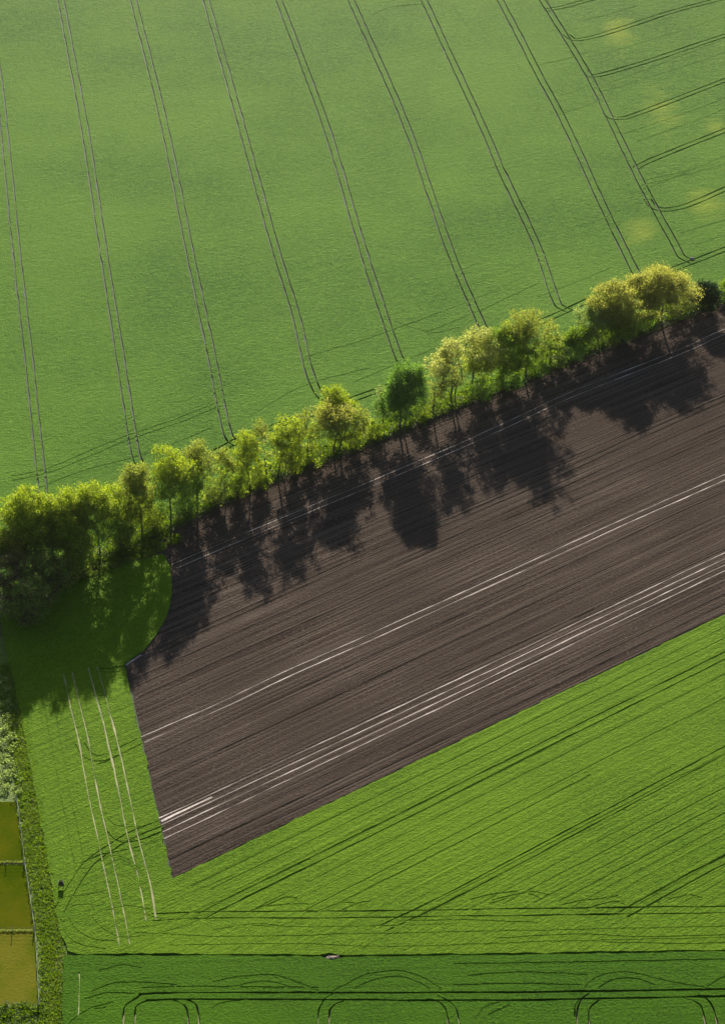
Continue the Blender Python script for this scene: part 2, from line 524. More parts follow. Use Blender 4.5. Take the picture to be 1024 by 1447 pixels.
# dark seams between drill passes
for L, dx in (([(222, 918), (295, 882), (443, 815), (539, 772), (729, 693), (906, 612), (1024, 559), (1200, 480)], 0),):
    bp.extend(single(L, w=.34, z=ZP))
    bp.extend(single([(x + 4, y + 5) for x, y in L], w=.26, z=ZP))
for (ax, ay), sl in (((196, 985), -.452), ((205, 1075), -.466), ((214, 1105), -.470), ((240, 1215), -.480), ((243, 1228), -.480), ((187, 960), -.448),
                     ((560, 800), -.43), ((700, 690), -.42), ((620, 960), -.455)):
    x1 = 1100
    L = [(ax, ay), ((ax + x1) / 2, ay + sl * (x1 - ax) / 2 + 1), (x1, ay + sl * (x1 - ax))]
    bp.extend(single(L, w=.22, z=ZP))
plough_outline = [P2(178, 938, ZP), P2(245, 1240, ZP), P2(640, 1050, ZP), P2(1024, 866, ZP), P2(1340, 714, ZP), P2(1340, 300, ZP), P2(1024, 428, ZP), P2(870, 489, ZP),
                  P2(760, 532, ZP), P2(640, 580, ZP), P2(520, 630, ZP), P2(420, 668, ZP), P2(310, 716, ZP), P2(220, 764, ZP), P2(140, 800, ZP), P2(95, 818, ZP),
                  P2(100, 826, ZP), P2(150, 808, ZP), P2(200, 790, ZP), P2(230, 782, ZP), P2(242, 800, ZP), P2(244, 838, ZP), P2(238, 868, ZP), P2(222, 895, ZP), P2(203, 918, ZP)]  # narrow wedge at the left end: tree shadow put in as dark soil
make_field('ploughed_field', plough_outline, bp, ZP, M['plough'], 'structure', jitter=.075, edge_jit=.08)

# ---- lower light crop
ZL = .40
lo = []
U = lambda px, **k: lo.extend(pair(px, z=ZL, **k))
S = lambda px, **k: lo.extend(single(px, z=ZL, **k))
U([(285, 1294), (340, 1266), (575, 1150), (800, 1037), (1024, 926), (1180, 848)], w=.36, depth=.15)
U([(540, 1312), (600, 1284), (680, 1243), (810, 1174), (930, 1110), (1024, 1060), (1180, 978)], w=.36, depth=.15)
U([(880, 1292), (969, 1243), (1024, 1214), (1180, 1132)], w=.36, depth=.15)
U([(215, 1296), (300, 1293), (500, 1292), (700, 1289), (1024, 1285), (1200, 1282)], w=.36)
for px in ([(190, 1318), (330, 1324), (500, 1320), (700, 1316), (1180, 1306)], [(240, 1336), (420, 1334), (560, 1338), (800, 1330), (1180, 1322)],
           [(330, 1308), (460, 1310), (640, 1306)], [(700, 1326), (820, 1320), (930, 1324), (1180, 1316)], [(560, 1302), (660, 1300), (760, 1304)],
           [(820, 1330), (960, 1334), (1100, 1330)], [(300, 1315), (360, 1306), (420, 1312)]):
    S(px, w=.45, depth=.06, step=1.2)
A_ = P(245, 1240, ZL); y_head = P(500, 1285, ZL).y     # drill rows parallel to the ploughed edge, down to the headland
cr, sr = math.cos(ROW), math.sin(ROW)
d_row = 1.6
while d_row < 118:
    t0 = max(0.0, (y_head - A_.y + cr * d_row) / sr) + rng.uniform(-1.5, 5)
    t1 = 300.0
    if rng.uniform() < .35: t1 = t0 + rng.uniform(30, 110)
    ln = np.array([[A_.x + sr * d_row + cr * t, A_.y - cr * d_row + sr * t] for t in np.arange(t0, t1, 2.2)])
    ln += np.stack([np.zeros(len(ln)), np.convolve(rng.normal(0, .12, len(ln) + 8), np.ones(9) / 9, 'valid')], 1)
    ln = ln[ln[:, 0] < 118]
    if len(ln) > 5: lo.append((ln, rng.uniform(.22, .4), rng.uniform(.025, .075), None))
    d_row += rng.uniform(2.3, 3.6)
for k in range(10):        # swirls where the drill turned
    x0 = rng.uniform(300, 980); y0 = rng.uniform(1262, 1284); ln = rng.uniform(40, 90)
    S([(x0, y0 + 6), (x0 + ln * .3, y0), (x0 + ln * .7, y0 - rng.uniform(3, 9)), (x0 + ln, y0 - rng.uniform(0, 8))], w=.45, depth=.08, step=1.0)
ss = M['straw_soil']
U([(96, 950), (105, 990), (118.6, 1048), (131.5, 1118), (147, 1191), (160, 1250), (169, 1296), (177, 1335)], w=.26, depth=.10, mat=ss)
U([(132, 942), (135, 956), (157, 1037), (175, 1118), (189, 1186), (205, 1248), (214, 1300)], w=.32, depth=.10, mat=ss)
U([(62, 960), (73, 1015), (90, 1110), (107, 1193), (114, 1235)], w=.22, depth=.12)
U([(228, 1163), (186, 1180), (159, 1196), (126, 1220), (103, 1254), (84, 1288)], w=.30, depth=.13)
S([(229, 1185), (196, 1196), (166, 1203), (140, 1208), (116, 1219)], w=.28, depth=.12)
S([(229, 1175), (200, 1186), (170, 1190), (150, 1172), (145, 1155)], w=.3, depth=.2)
U([(198, 1047), (170, 1061), (150, 1070), (133, 1071), (121, 1063), (113, 1050)], w=.30, depth=.13)
S([(170, 1066), (150, 1076), (137, 1080)], w=.3, depth=.2)
for px in ([(140, 1218), (159, 1209), (179, 1214), (196, 1229), (206, 1249), (213, 1270)], [(150, 1222), (168, 1214), (184, 1222), (195, 1240), (203, 1262)],
           [(88, 1296), (100, 1282), (118, 1278), (140, 1280)], [(86, 1299), (92, 1318), (110, 1334), (150, 1341)], [(96, 1296), (106, 1312), (130, 1326), (165, 1330)],
           [(130, 1296), (145, 1312), (170, 1324), (205, 1322)], [(150, 1286), (180, 1280), (215, 1286)], [(90, 1268), (125, 1264), (150, 1258)],
           [(200, 1290), (240, 1300), (280, 1296)], [(190, 1312), (230, 1306), (270, 1290), (310, 1274)], [(215, 1322), (262, 1308), (300, 1290)],
           [(230, 1278), (270, 1262), (330, 1236)], [(142, 930), (160, 938), (178, 934), (200, 920)], [(128, 946), (150, 950), (176, 948)],
           [(146, 1140), (152, 1158), (170, 1168), (200, 1168)]):
    S(px, w=.36, depth=.055, step=1.0)
S([(138, 944), (158, 944), (178, 940)], w=.4, step=1.0)
low_outline = [P2(176, 938, ZL), P2(243.5, 1241.5, ZL), P2(640, 1051.5, ZL), P2(1024, 867.5, ZL), P2(1340, 716, ZL), P2(1340, 1337, ZL), P2(1024, 1342, ZL), P2(680, 1347, ZL),
               P2(480, 1349, ZL), P2(465, 1346, ZL), P2(450, 1349, ZL), P2(200, 1347, ZL), P2(110, 1348, ZL), P2(96, 1343, ZL), P2(86, 1318, ZL), P2(81, 1295, ZL), P2(72, 1240, ZL), P2(58, 1160, ZL), P2(46, 1100, ZL), P2(30, 1010, ZL),
               P2(10, 920, ZL), P2(0, 868, ZL), P2(60, 842, ZL), P2(100, 826, ZL), P2(150, 808, ZL), P2(200, 790, ZL), P2(230, 782, ZL), P2(241.5, 800, ZL), P2(243.5, 838, ZL), P2(237.5, 868, ZL), P2(221.5, 895, ZL), P2(202.5, 918, ZL)]
make_field('green_crop_field', low_outline, lo, ZL, M['barley'], 'stuff',
           'bright yellow-green crop field around the ploughed field, with pale wheel tracks', 'crop field')

# ---- dark crop at the bottom
ZD = .62
da = []
U = lambda px, **k: da.extend(pair(px, z=ZD, **k))
S = lambda px, **k: da.extend(single(px, z=ZD, **k))
for L in ([(196, 1405), (230, 1403), (340, 1402.5), (700, 1402), (1024, 1397.5), (1200, 1394)], [(206, 1413.5), (300, 1412), (700, 1413), (1024, 1407.5), (1200, 1404)]):
    S(L, w=.52)
for L in ([(175, 1470), (175, 1428), (184, 1416), (199, 1406)], [(190.6, 1470), (191.6, 1428), (199, 1418), (211, 1414)],
          [(268, 1470), (265, 1428), (256, 1417), (244, 1413)], [(283, 1470), (279.5, 1428), (271.6, 1416), (258, 1411)],
          [(450, 1470), (449.8, 1433), (452, 1423), (459, 1411), (470, 1404)], [(465, 1470), (465, 1432), (468, 1424), (474.7, 1418), (486, 1414)],
          [(634, 1470), (630, 1428), (618, 1415), (602, 1411)], [(651, 1470), (646, 1431), (637, 1417), (618, 1406)],
          [(819, 1470), (815, 1432), (818, 1417), (823, 1409), (832, 1403)], [(834, 1470), (831, 1432), (835, 1422), (845, 1413)],
          [(1000, 1470), (992, 1429), (982, 1416), (962, 1409)], [(1017, 1470), (1009, 1429), (999, 1412), (985, 1405)]):
    S(L, w=.32, step=.7, mat=M['arch_soil'])
S([(811, 1436), (812, 1420), (818, 1412)], w=.25, step=.8)
S([(112, 1374), (112.5, 1400), (111, 1440)], w=.22, depth=.12, step=.8, mat=M['straw_soil'])
for L in ([(470, 1401), (490, 1391), (516, 1378), (558, 1372), (593, 1380), (623, 1398)], [(500, 1398), (525, 1386), (560, 1380), (590, 1388), (606, 1398)],
          [(300, 1388), (340, 1380), (386, 1378), (428, 1392), (449, 1401)], [(330, 1394), (375, 1387), (415, 1396)],
          [(826, 1396), (840, 1383), (861, 1375), (895, 1375), (935, 1385), (996, 1396)], [(846, 1396), (866, 1385), (895, 1383), (925, 1392)],
          [(1000, 1394), (1020, 1382), (1060, 1376), (1110, 1384)], [(130, 1402), (160, 1390), (200, 1388), (250, 1392)], [(120, 1412), (150, 1404), (190, 1404)],
          [(110, 1440), (130, 1425), (160, 1416)], [(98, 1447), (120, 1430), (150, 1424)], [(140, 1372), (170, 1364), (200, 1368)],
          [(300, 1425), (318, 1416), (350, 1414)], [(672, 1440), (684, 1424), (706, 1417)], [(690, 1434), (720, 1420)],
          [(200, 1396), (300, 1394), (450, 1396)], [(640, 1392), (740, 1390), (820, 1392)], [(640, 1362), (800, 1360), (1100, 1354)], [(660, 1378), (740, 1374), (830, 1378)]):
    S(L, w=.55, depth=.08, step=.6)
dark_outline = [P2(90, 1351, ZD), P2(112, 1350, ZD), P2(300, 1350, ZD), P2(452, 1351.5, ZD), P2(468, 1357, ZD), P2(486, 1351.5, ZD), P2(680, 1349.5, ZD), P2(1024, 1344, ZD), P2(1340, 1339, ZD), P2(1340, 1560, ZD), P2(80, 1560, ZD), P2(88, 1447, ZD)]
make_field('green_crop_field', dark_outline, da, ZD, M['rye'], 'stuff',
           'dark green crop field along the bottom with black curved wheel tracks', 'crop field')

# ---- verge, paddocks, bare patches
def sheet_obj(name, px, z, mat):
    pts = [P(x, y, z) for x, y in px]
    o = mesh_obj(name, pts, [tuple(range(len(pts)))], mat)
    if o.data.polygons[0].normal.z < 0: o.data.flip_normals()
    return set_props(o, kind='structure')
M['verge_ground'] = simple('verge_ground', (.055, .105, .008), (.11, .155, .02), .8, bump=.15)
sheet_obj('verge', [(-260, 740), (10, 800), (60, 860), (100, 1000), (110, 1340), (120, 1560), (-260, 1560)], .012, M['verge_ground'])
M['litter'] = simple('hedge_floor', (.045, .055, .014), (.085, .110, .026), .7, bump=.15)
sheet_obj('hedge_bank', [(x, y - 20 - (10 if x < 200 else 0)) for x, y in HEDGE[::-1]] + [(x, y + 9) for x, y in HEDGE[:11]] + [(60, 862), (0, 900), (-260, 1000)], .022, M['litter'])
pad = [[(-200, 1133), (23, 1133), (35, 1221), (-200, 1221)], [(-200, 1222), (35, 1222), (49, 1313), (-200, 1313)], [(-200, 1314), (49.5, 1314), (54, 1420), (-200, 1420)]]
for k, q in enumerate(pad):
    sheet_obj('paddock', q, .03, M['dry_paddock' if k == 2 else 'paddock'])
sheet_obj('bare_patch', [(78, 1352), (90, 1346), (94, 1362), (88, 1384), (80, 1372)], .06, M['bare'])

# ------------------------------------------------------------------ foliage
def leaf_quads(cent, size, rs, up_bias=.4, aspect=.62):
    """one small four-cornered leaf spray at every centre"""
    n = len(cent)
    nrm = rs.normal(0, 1, (n, 3)); nrm[:, 2] += up_bias
    nrm /= np.linalg.norm(nrm, axis=1)[:, None]
    t = rs.normal(0, 1, (n, 3))
    a = np.cross(nrm, t); a /= np.linalg.norm(a, axis=1)[:, None] + 1e-9
    b = np.cross(nrm, a)
    s = (size * rs.uniform(.6, 1.4, n))[:, None]
    v = np.empty((n, 4, 3))
    v[:, 0] = cent - a * s * .5
    v[:, 1] = cent + b * s * aspect * .5 + nrm * s * .08
    v[:, 2] = cent + a * s * .5
    v[:, 3] = cent - b * s * aspect * .5 - nrm * s * .06
    return v.reshape(-1, 3), np.arange(n * 4).reshape(-1, 4)

def skeleton(base, trunk_top, targets, rs, sag=.0):
    """join every target to the nearest point of the growing limb system"""
    nodes = [np.array(base, float)]
    par = [-1]
    k = 6
    lean = rs.normal(0, .12, 2)
    for i in range(1, k + 1):
        t = i / k
        p = np.array(base) + (np.array(trunk_top) - np.array(base)) * t
        p[:2] += lean * math.sin(t * 3.1) + rs.normal(0, .05, 2)
        nodes.append(p); par.append(len(nodes) - 2)
    order = np.argsort(np.linalg.norm(targets - np.array(trunk_top), axis=1))
    for i in order:
        T = targets[i]
        A = np.array(nodes)
        d = np.linalg.norm(A - T, axis=1)
        d = d + np.where(A[:, 2] > T[2] - .1, 2.5, 0) + np.where(np.arange(len(A)) < 3, 6, 0)
        j = int(np.argmin(d))
        a = A[j]
        L = np.linalg.norm(T - a)
        m = max(1, int(L / 1.3))
        prev = j
        for q in range(1, m + 1):
            t = q / m
            p = a + (T - a) * t
            p[2] += -.12 * L * math.sin(t * math.pi) * .6
            p += rs.normal(0, .10, 3) * (t < 1)
            nodes.append(p); par.append(prev); prev = len(nodes) - 1
    return np.array(nodes), par

def skeleton_geo(nodes, par, r0, rs):
    n = len(nodes)
    load = np.zeros(n)
    kids = np.zeros(n, int)
    for i in range(n - 1, 0, -1):
        if kids[i] == 0: load[i] = 1
        load[par[i]] += load[i]; kids[par[i]] += 1
    rad = r0 * (load / load[0]) ** .46
    rad = np.maximum(rad, .022)
    G = Geo()
    for i in range(1, n):
        a, b = nodes[par[i]], nodes[i]
        ra, rb = rad[par[i]], rad[i]
        if par[i] > 0: ra = min(ra, rb * 1.25)
        elif par[i] == 0: ra *= 1.35
        G.add(tube_geo([a - (b - a) * .03, b], [ra, rb], 6 if rb > .08 else 4))
    return G

TREES = 'row of trees between the fields'
def make_tree(name, label, base, h, w, off, leaf, leaf2=None, dens=1.0, crown=.32, seed=1, trunk=.24, size=.34, bark='bark', ivy=False, lean=0, lobes=13, two=False, cat='tree', group=TREES, fill=.5):
    rs = np.random.default_rng(seed)
    root = empty(name, base, label, cat, group)
    crown *= .62
    cz0 = h * crown
    cc = np.array([off, 0, (h + cz0) / 2])
    R = np.array([w / 2, w / 2 * .95, (h - cz0) / 2]) * np.array([1.32, 1.32, 1.05])
    # lobes make an uneven outline
    LB = []
    for i in range(lobes):
        d = rs.normal(0, 1, 3); d[2] += .25; d /= np.linalg.norm(d)
        q = rs.uniform(.48, .72)
        LB.append((cc + d * R * q, R * rs.uniform(.36, .54)))
    LB.append((cc, R * .52))
    LB.append((cc + np.array([0, 0, R[2] * .52]), R * .46))
    LB.append((cc - np.array([0, 0, R[2] * .5]), R * .5))
    nc = int(max(28, 150 * max(dens, .62) * (w / 9) ** 1.5 * (h / 15) ** .6))
    tg = []
    while len(tg) < nc:
        c, r = LB[rs.integers(len(LB))]
        d = rs.normal(0, 1, 3); d /= np.linalg.norm(d)
        tg.append(c + d * r * rs.uniform(fill, 1.0))
    tg = np.array(tg)
    tg[:, 2] = np.clip(tg[:, 2], max(h * crown * .8, .8), h - .3)
    tt = (off * .6, 0, cz0 + (h - cz0) * .28)
    nodes, par = skeleton((0, 0, -.15), tt, tg, rs)
    G = skeleton_geo(nodes, par, trunk, rs)
    if two:
        n2, p2 = skeleton((1.1, .3, -.15), (off * .6 + 1.6, .2, cz0 + (h - cz0) * .2), tg[rs.integers(0, nc, max(6, nc // 4))] + rs.normal(0, .4, (max(6, nc // 4), 3)), rs)
        G2 = skeleton_geo(n2, p2, trunk * .8, rs)
        G.add((G2.v, G2.f))
    mesh_obj('trunk', G.v, G.f, M[bark], root, smooth=True)
    # leaf sprays round every twig end
    per = int(92 * (dens ** .4))
    c = np.repeat(tg, per, 0)
    rad = .60 + .016 * w
    off_ = rs.normal(0, 1, (len(c), 3)) * np.array([rad, rad, rad * .72]) * rs.uniform(.3, 1.0, (len(c), 1)) ** .5
    c = c + off_
    c = c[c[:, 2] > .6]
    sz = size * np.ones(len(c))
    v, f = leaf_quads(c, sz, rs)
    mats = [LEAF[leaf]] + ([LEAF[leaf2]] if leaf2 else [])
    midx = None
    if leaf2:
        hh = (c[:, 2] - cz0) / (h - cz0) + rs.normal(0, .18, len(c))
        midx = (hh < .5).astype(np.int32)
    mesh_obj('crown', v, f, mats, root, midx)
    if ivy:
        n = 1500
        i = rs.integers(0, len(nodes), n)
        ok = np.array([nodes[k][2] < h * .62 and np.hypot(nodes[k][0] - off * .5, nodes[k][1]) < w * .2 for k in i])
        i = i[ok]
        t = rs.uniform(0, 1, len(i))[:, None]
        pi = np.array([max(par[k], 0) for k in i])
        cpos = nodes[i] * t + nodes[pi] * (1 - t) + rs.normal(0, .38, (len(i), 3))
        v, f = leaf_quads(cpos, .34 * np.ones(len(cpos)), rs)
        mesh_obj('ivy', v, f, LEAF['ivy'], root)
    return root

# base x, base y, top y, crown left x, crown right x (photo pixels)
T = [
 ('lime_tree', 'bright yellow-green tree at the left end of the tree row', 48, 806, 692, 6, 76, dict(leaf='lime', leaf2='mid', dens=1.15, crown=.30)),
 ('lime_tree', 'broad yellow-green tree, second from the left in the end clump', 98, 800, 693, 60, 130, dict(leaf='lime', leaf2='mid', dens=1.15, crown=.28)),
 ('maple_tree', 'green tree with orange-tinged top, right side of the end clump', 142, 788, 681, 104, 176, dict(leaf='lime', leaf2='dark', dens=1.1, crown=.25)),
 ('hawthorn_tree', 'low brownish olive tree at the left picture edge', 24, 812, 738, -6, 60, dict(leaf='olive', leaf2='scrub', dens=1.0, crown=.2)),
 ('lime_tree', 'shaded green tree filling the back of the end clump', 72, 792, 706, 40, 108, dict(leaf='lime', leaf2='mid', dens=.9, crown=.15)),
 ('lime_tree', 'dark leafy tree between the end clump and the yellow-olive tree', 170, 776, 700, 146, 196, dict(leaf='lime', leaf2='mid', dens=.9, crown=.1)),
 ('hawthorn_tree', 'bushy olive tree in front of the second end-clump tree', 112, 812, 742, 84, 140, dict(leaf='lime', leaf2='mid', dens=.8, crown=.1)),
 ('ash_tree', 'tall olive tree half outside the left picture edge', -22, 822, 715, -52, 12, dict(leaf='olive', leaf2='mid', dens=.9, crown=.2)),
 ('ash_tree', 'yellow-olive tree right beside the end clump', 202, 760, 655, 171, 226, dict(leaf='olive', leaf2='lime', dens=1.15, crown=.2)),
 ('lime_tree', 'tall dense green tree with dark middle, sixth from left', 242, 742, 638, 212, 274, dict(leaf='lime', leaf2='dark', dens=1.05, crown=.2)),
 ('ash_tree', 'olive tree with ivy-dark trunk where the shadowed grass ends', 279, 718, 624, 256, 306, dict(leaf='olive', leaf2='mid', dens=.95, crown=.26, ivy=True)),
 ('birch_tree', 'thin pale see-through tree left of the birch group', 319, 702, 630, 300, 334, dict(leaf='olive', leaf2='lime', dens=.55, crown=.2, trunk=.16)),
 ('birch_tree', 'leafy light green birch-like tree in the middle left of the row', 353, 692, 604, 327, 370, dict(leaf='lime', dens=.8, crown=.16, trunk=.18)),
 ('birch_tree', 'slender narrow-crowned tree rising beside twin dark trunks', 377, 684, 592, 360, 387, dict(leaf='olive', leaf2='lime', dens=.6, crown=.25, trunk=.16)),
 ('ash_tree', 'light green tree on two dark trunks forking low', 393, 676, 592, 380, 428, dict(leaf='lime', dens=.75, crown=.32, trunk=.2, two=True)),
 ('ash_tree', 'sparse olive tree left of the golden double crown', 437, 661, 574, 414, 452, dict(leaf='olive', leaf2='lime', dens=.55, crown=.28, trunk=.18)),
 ('maple_tree', 'round bright yellow crown showing above and behind another tree', 480, 622, 545, 457, 501, dict(leaf='lime', dens=1.0, crown=.45, trunk=.18)),
 ('maple_tree', 'golden tree with two trunks below the round yellow crown', 471, 643, 568, 448, 513, dict(leaf='yellow', leaf2='lime', dens=.72, crown=.34, two=True)),
 ('birch_tree', 'thin bare-looking sapling right of the golden tree', 507, 633, 574, 495, 521, dict(leaf='olive', dens=.4, crown=.35, trunk=.12)),
 ('maple_tree', 'small pale sapling touching the dark round tree', 541, 610, 546, 529, 553, dict(leaf='pale', leaf2='mid', dens=.7, crown=.35, trunk=.13)),
 ('oak_tree', 'dark green dense round tree with pale lit rim mid-row', 563, 610, 516, 533, 602, dict(leaf='dark', leaf2='dark', dens=1.3, crown=.26, two=True, trunk=.26)),
 ('ash_tree', 'thin pinkish-olive tree just right of the dark round tree', 611, 588, 506, 596, 633, dict(leaf='straw', leaf2='olive', dens=.5, crown=.42, trunk=.2)),
 ('maple_tree', 'straw-yellow tree with leaning forked trunk', 636, 570, 479, 618, 664, dict(leaf='straw', leaf2='olive', dens=.65, crown=.40, two=True)),
 ('maple_tree', 'pale yellow tree with broad crown and clear dark fork', 666, 552, 468, 642, 706, dict(leaf='straw', leaf2='lime', dens=.85, crown=.36)),
 ('oak_tree', 'fresh green full tree behind the pale yellow tree', 707, 548, 463, 688, 738, dict(leaf='mid', leaf2='mid', dens=1.1, crown=.25)),
 ('ash_tree', 'tall airy olive tree right of the fresh green one', 741, 540, 434, 712, 778, dict(leaf='olive', leaf2='mid', dens=.72, crown=.25, ivy=True)),
 ('ash_tree', 'short ivy-covered tree with narrow crown beside the airy olive tree', 777, 518, 456, 760, 792, dict(leaf='olive', leaf2='dark', dens=.9, crown=.18, ivy=True)),
 ('hawthorn_tree', 'low round green bush-shaped tree in the hedge gap', 814, 508, 464, 792, 836, dict(leaf='mid', leaf2='dark', dens=1.3, crown=.08, trunk=.14)),
 ('ash_tree', 'small greyish pale-leaved tree left of the two big golden ones', 846, 490, 433, 812, 858, dict(leaf='pale', leaf2='olive', dens=.75, crown=.25, trunk=.17)),
 ('oak_tree', 'large golden-olive tree with green lower crown near right end', 872, 482, 404, 838, 908, dict(leaf='yellow', leaf2='mid', dens=1.3, crown=.14)),
 ('oak_tree', 'biggest golden yellow round-crowned tree near right edge', 934, 458, 383, 892, 978, dict(leaf='yellow', leaf2='yellow', dens=1.15, crown=.22, trunk=.28)),
 ('holly_tree', 'dark green rounded evergreen near the right picture edge', 995, 441, 399, 976, 1014, dict(leaf='ivy', leaf2='ivy', dens=1.6, crown=.06, trunk=.15)),
 ('hawthorn_tree', 'pale green bushy tree cut by the right picture edge', 1030, 426, 398, 1010, 1052, dict(leaf='mid', leaf2='dark', dens=1.2, crown=.06, trunk=.14)),
]
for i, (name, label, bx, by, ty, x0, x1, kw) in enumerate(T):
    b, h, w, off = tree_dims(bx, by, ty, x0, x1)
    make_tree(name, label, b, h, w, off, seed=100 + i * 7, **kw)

# ---- shrubs along the hedge foot
def make_shrub(name, label, bx, by, ty, x0, x1, leaf, leaf2, seed, dens=1.0, group='shrubs along the hedge foot'):
    b, h, w, off = tree_dims(bx, by, ty, x0, x1)
    h, w = h * 1.2, w * 1.3
    rs = np.random.default_rng(seed)
    root = empty(name, b, label, 'shrub', group)
    nt_ = max(10, int(w * h * 1.1))
    d = rs.normal(0, 1, (nt_, 3)); d /= np.linalg.norm(d, axis=1)[:, None]
    tg = d * np.array([w / 2, w / 2.3, h * .5]) * rs.uniform(.35, .92, (nt_, 1)) + np.array([off, 0, h * .5])
    tg[:, 2] = np.clip(tg[:, 2], .25, h)
    G = Geo()
    for q in tg[::2]:
        G.add(tube_geo([(rs.normal(0, .2) + off * .5, rs.normal(0, .2), -.1), (q[0] * .6, q[1] * .6, q[2] * .55), q], [.07, .045, .02], 4))
    mesh_obj('stem', G.v, G.f, M['bark'], root)
    per = int(46 * dens)
    c = np.repeat(tg, per, 0) + rs.normal(0, .42, (nt_ * per, 3)) * np.array([1, 1, .8])
    c = c[c[:, 2] > .05]
    v, f = leaf_quads(c, .34 * np.ones(len(c)), rs)
    mi = (rs.uniform(0, 1, len(c)) < .4).astype(np.int32)
    mesh_obj('foliage', v, f, [LEAF[leaf], LEAF[leaf2]], root, mi)
    return root
SH = [
 ('hedge_shrub', 'dark round shrub below the pale yellow tree', 680, 565, 540, 664, 702, 'dark', 'mid'),
 ('hedge_shrub', 'dark green shrub under the fresh green tree', 718, 550, 525, 700, 738, 'dark', 'dark'),
 ('hedge_shrub', 'green shrub at the foot of the airy olive tree', 757, 533, 508, 742, 775, 'mid', 'dark'),
 ('hedge_shrub', 'pale leafy shrub left of the low round bush-tree', 790, 520, 488, 778, 804, 'pale', 'mid'),
 ('hedge_shrub', 'dark shrub between the golden-olive tree and the biggest golden tree', 906, 468, 436, 888, 924, 'dark', 'mid'),
 ('hedge_shrub', 'green shrub below the golden-olive tree', 880, 482, 455, 862, 900, 'mid', 'dark'),
 ('hedge_shrub', 'dark shrub right under the biggest golden tree', 957, 452, 428, 940, 976, 'ivy', 'mid'),
 ('hedge_shrub', 'bright green shrub left of the dark round tree', 527, 622, 600, 512, 544, 'lime', 'mid'),
 ('hedge_shrub', 'bright low shrub right of the dark round tree', 592, 597, 575, 578, 610, 'nettle', 'lime'),
 ('hedge_shrub', 'leafy lime shrub below the thin sapling', 498, 636, 613, 486, 514, 'lime', 'mid'),
 ('hedge_shrub', 'lime shrub under the sparse olive tree', 442, 660, 634, 426, 458, 'lime', 'mid'),
 ('hedge_shrub', 'lime green shrub right of the two forking dark trunks', 414, 672, 632, 400, 430, 'lime', 'lime'),
 ('hedge_shrub', 'green shrub left of the twin dark trunks', 366, 692, 664, 352, 382, 'lime', 'mid'),
 ('hedge_shrub', 'pale green shrub under the thin see-through tree', 306, 716, 676, 288, 326, 'lime', 'pale'),
 ('hedge_shrub', 'green shrub under the leafy birch-like tree', 335, 705, 672, 322, 350, 'lime', 'mid'),
 ('hedge_shrub', 'dark shrub at the foot of the tall dense green tree', 262, 730, 700, 246, 280, 'dark', 'mid'),
 ('hedge_shrub', 'bright shrub at the foot of the yellow-olive tree', 218, 750, 715, 202, 236, 'lime', 'mid'),
 ('hedge_shrub', 'shrub at the foot of the orange-tinged tree', 172, 776, 738, 156, 192, 'lime', 'dark'),
 ('scrub_bush', 'tangled dark scrub bush in the deep shade under the left clump', 62, 852, 790, 30, 100, 'scrub', 'dark'),
 ('scrub_bush', 'brownish scrub bush at the left edge below the clump', 14, 850, 786, -14, 46, 'scrub', 'twig'),
 ('scrub_bush', 'lit olive scrub bush beside the shadowed grass', 88, 828, 786, 70, 112, 'lime', 'scrub'),
 ('scrub_bush', 'lowest scrub bush touching the shaded grass at left', 36, 884, 826, 4, 74, 'scrub', 'dark'),
 ('scrub_bush', 'green shrub under the second yellow-green tree', 118, 812, 770, 100, 138, 'lime', 'dark'),
 ('scrub_bush', 'leafy shrub under the leftmost yellow-green tree', 66, 822, 772, 46, 86, 'mid', 'dark'),
]
for i, s in enumerate(SH):
    make_shrub(*s, seed=500 + i)

# ---- rough growth: hedge foot and the nettle strip beside the paddocks (uncountable)
def growth(name, label, cat, poly_fn, n, hmax, leaf, size, seed):
    rs = np.random.default_rng(seed)
    pts = poly_fn(rs, n)
    pts[:, 2] = rs.uniform(0.05, 1, len(pts)) ** .7 * hmax * pts[:, 2]
    v, f = leaf_quads(pts, size * np.ones(len(pts)), rs, up_bias=.8)
    return set_props(mesh_obj(name, v, f, LEAF[leaf] if isinstance(leaf, str) else leaf), label, cat, kind='stuff')

def band(line, w0, w1, clump=1.2):
    c = catmull([P2(*p) for p in line], .5)
    nr = (offset(c, 1) - c)
    def fn(rs, n):
        k = max(4, n // 26)
        i = rs.integers(0, len(c), k)
        cen = c[i] + nr[i] * rs.uniform(w0, w1, k)[:, None]
        hh = rs.uniform(.35, 1, k)
        j = rs.integers(0, k, n)
        xy = cen[j] + rs.normal(0, clump * .5, (n, 2))
        return np.concatenate([xy, hh[j][:, None]], 1)
    return fn
foot = [(1200, 340), (1024, 418), (870, 478), (760, 524), (640, 574), (520, 622), (420, 660), (310, 708), (220, 752), (140, 790), (60, 826)]
growth('hedge_undergrowth', 'bright green nettles and grass along the foot of the tree row', 'undergrowth', band(foot, -5.5, 1.2), 70000, 2.3, 'nettle', .36, 31)
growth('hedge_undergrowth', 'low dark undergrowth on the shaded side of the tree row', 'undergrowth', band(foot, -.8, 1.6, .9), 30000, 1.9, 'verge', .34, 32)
strip = [(12, 940), (26, 1010), (40, 1080), (50, 1150), (61, 1230), (73, 1300), (79, 1350), (81, 1400), (82, 1470)]
growth('hedge_undergrowth', 'undergrowth added to darken the shadowed field corner below the left clump', 'undergrowth', band([(245, 758), (190, 782), (140, 800), (100, 818), (60, 836)], -3, 3.5, .9), 12000, 1.1, 'verge', .34, 36)  # added growth, darkens a wedge that is only tree shadow
growth('nettle_strip', 'rough leafy nettle strip between the paddocks and the crop', 'nettles', band(strip, -3.0, 1.6, .9), 60000, .5, 'nettle', .27, 33)
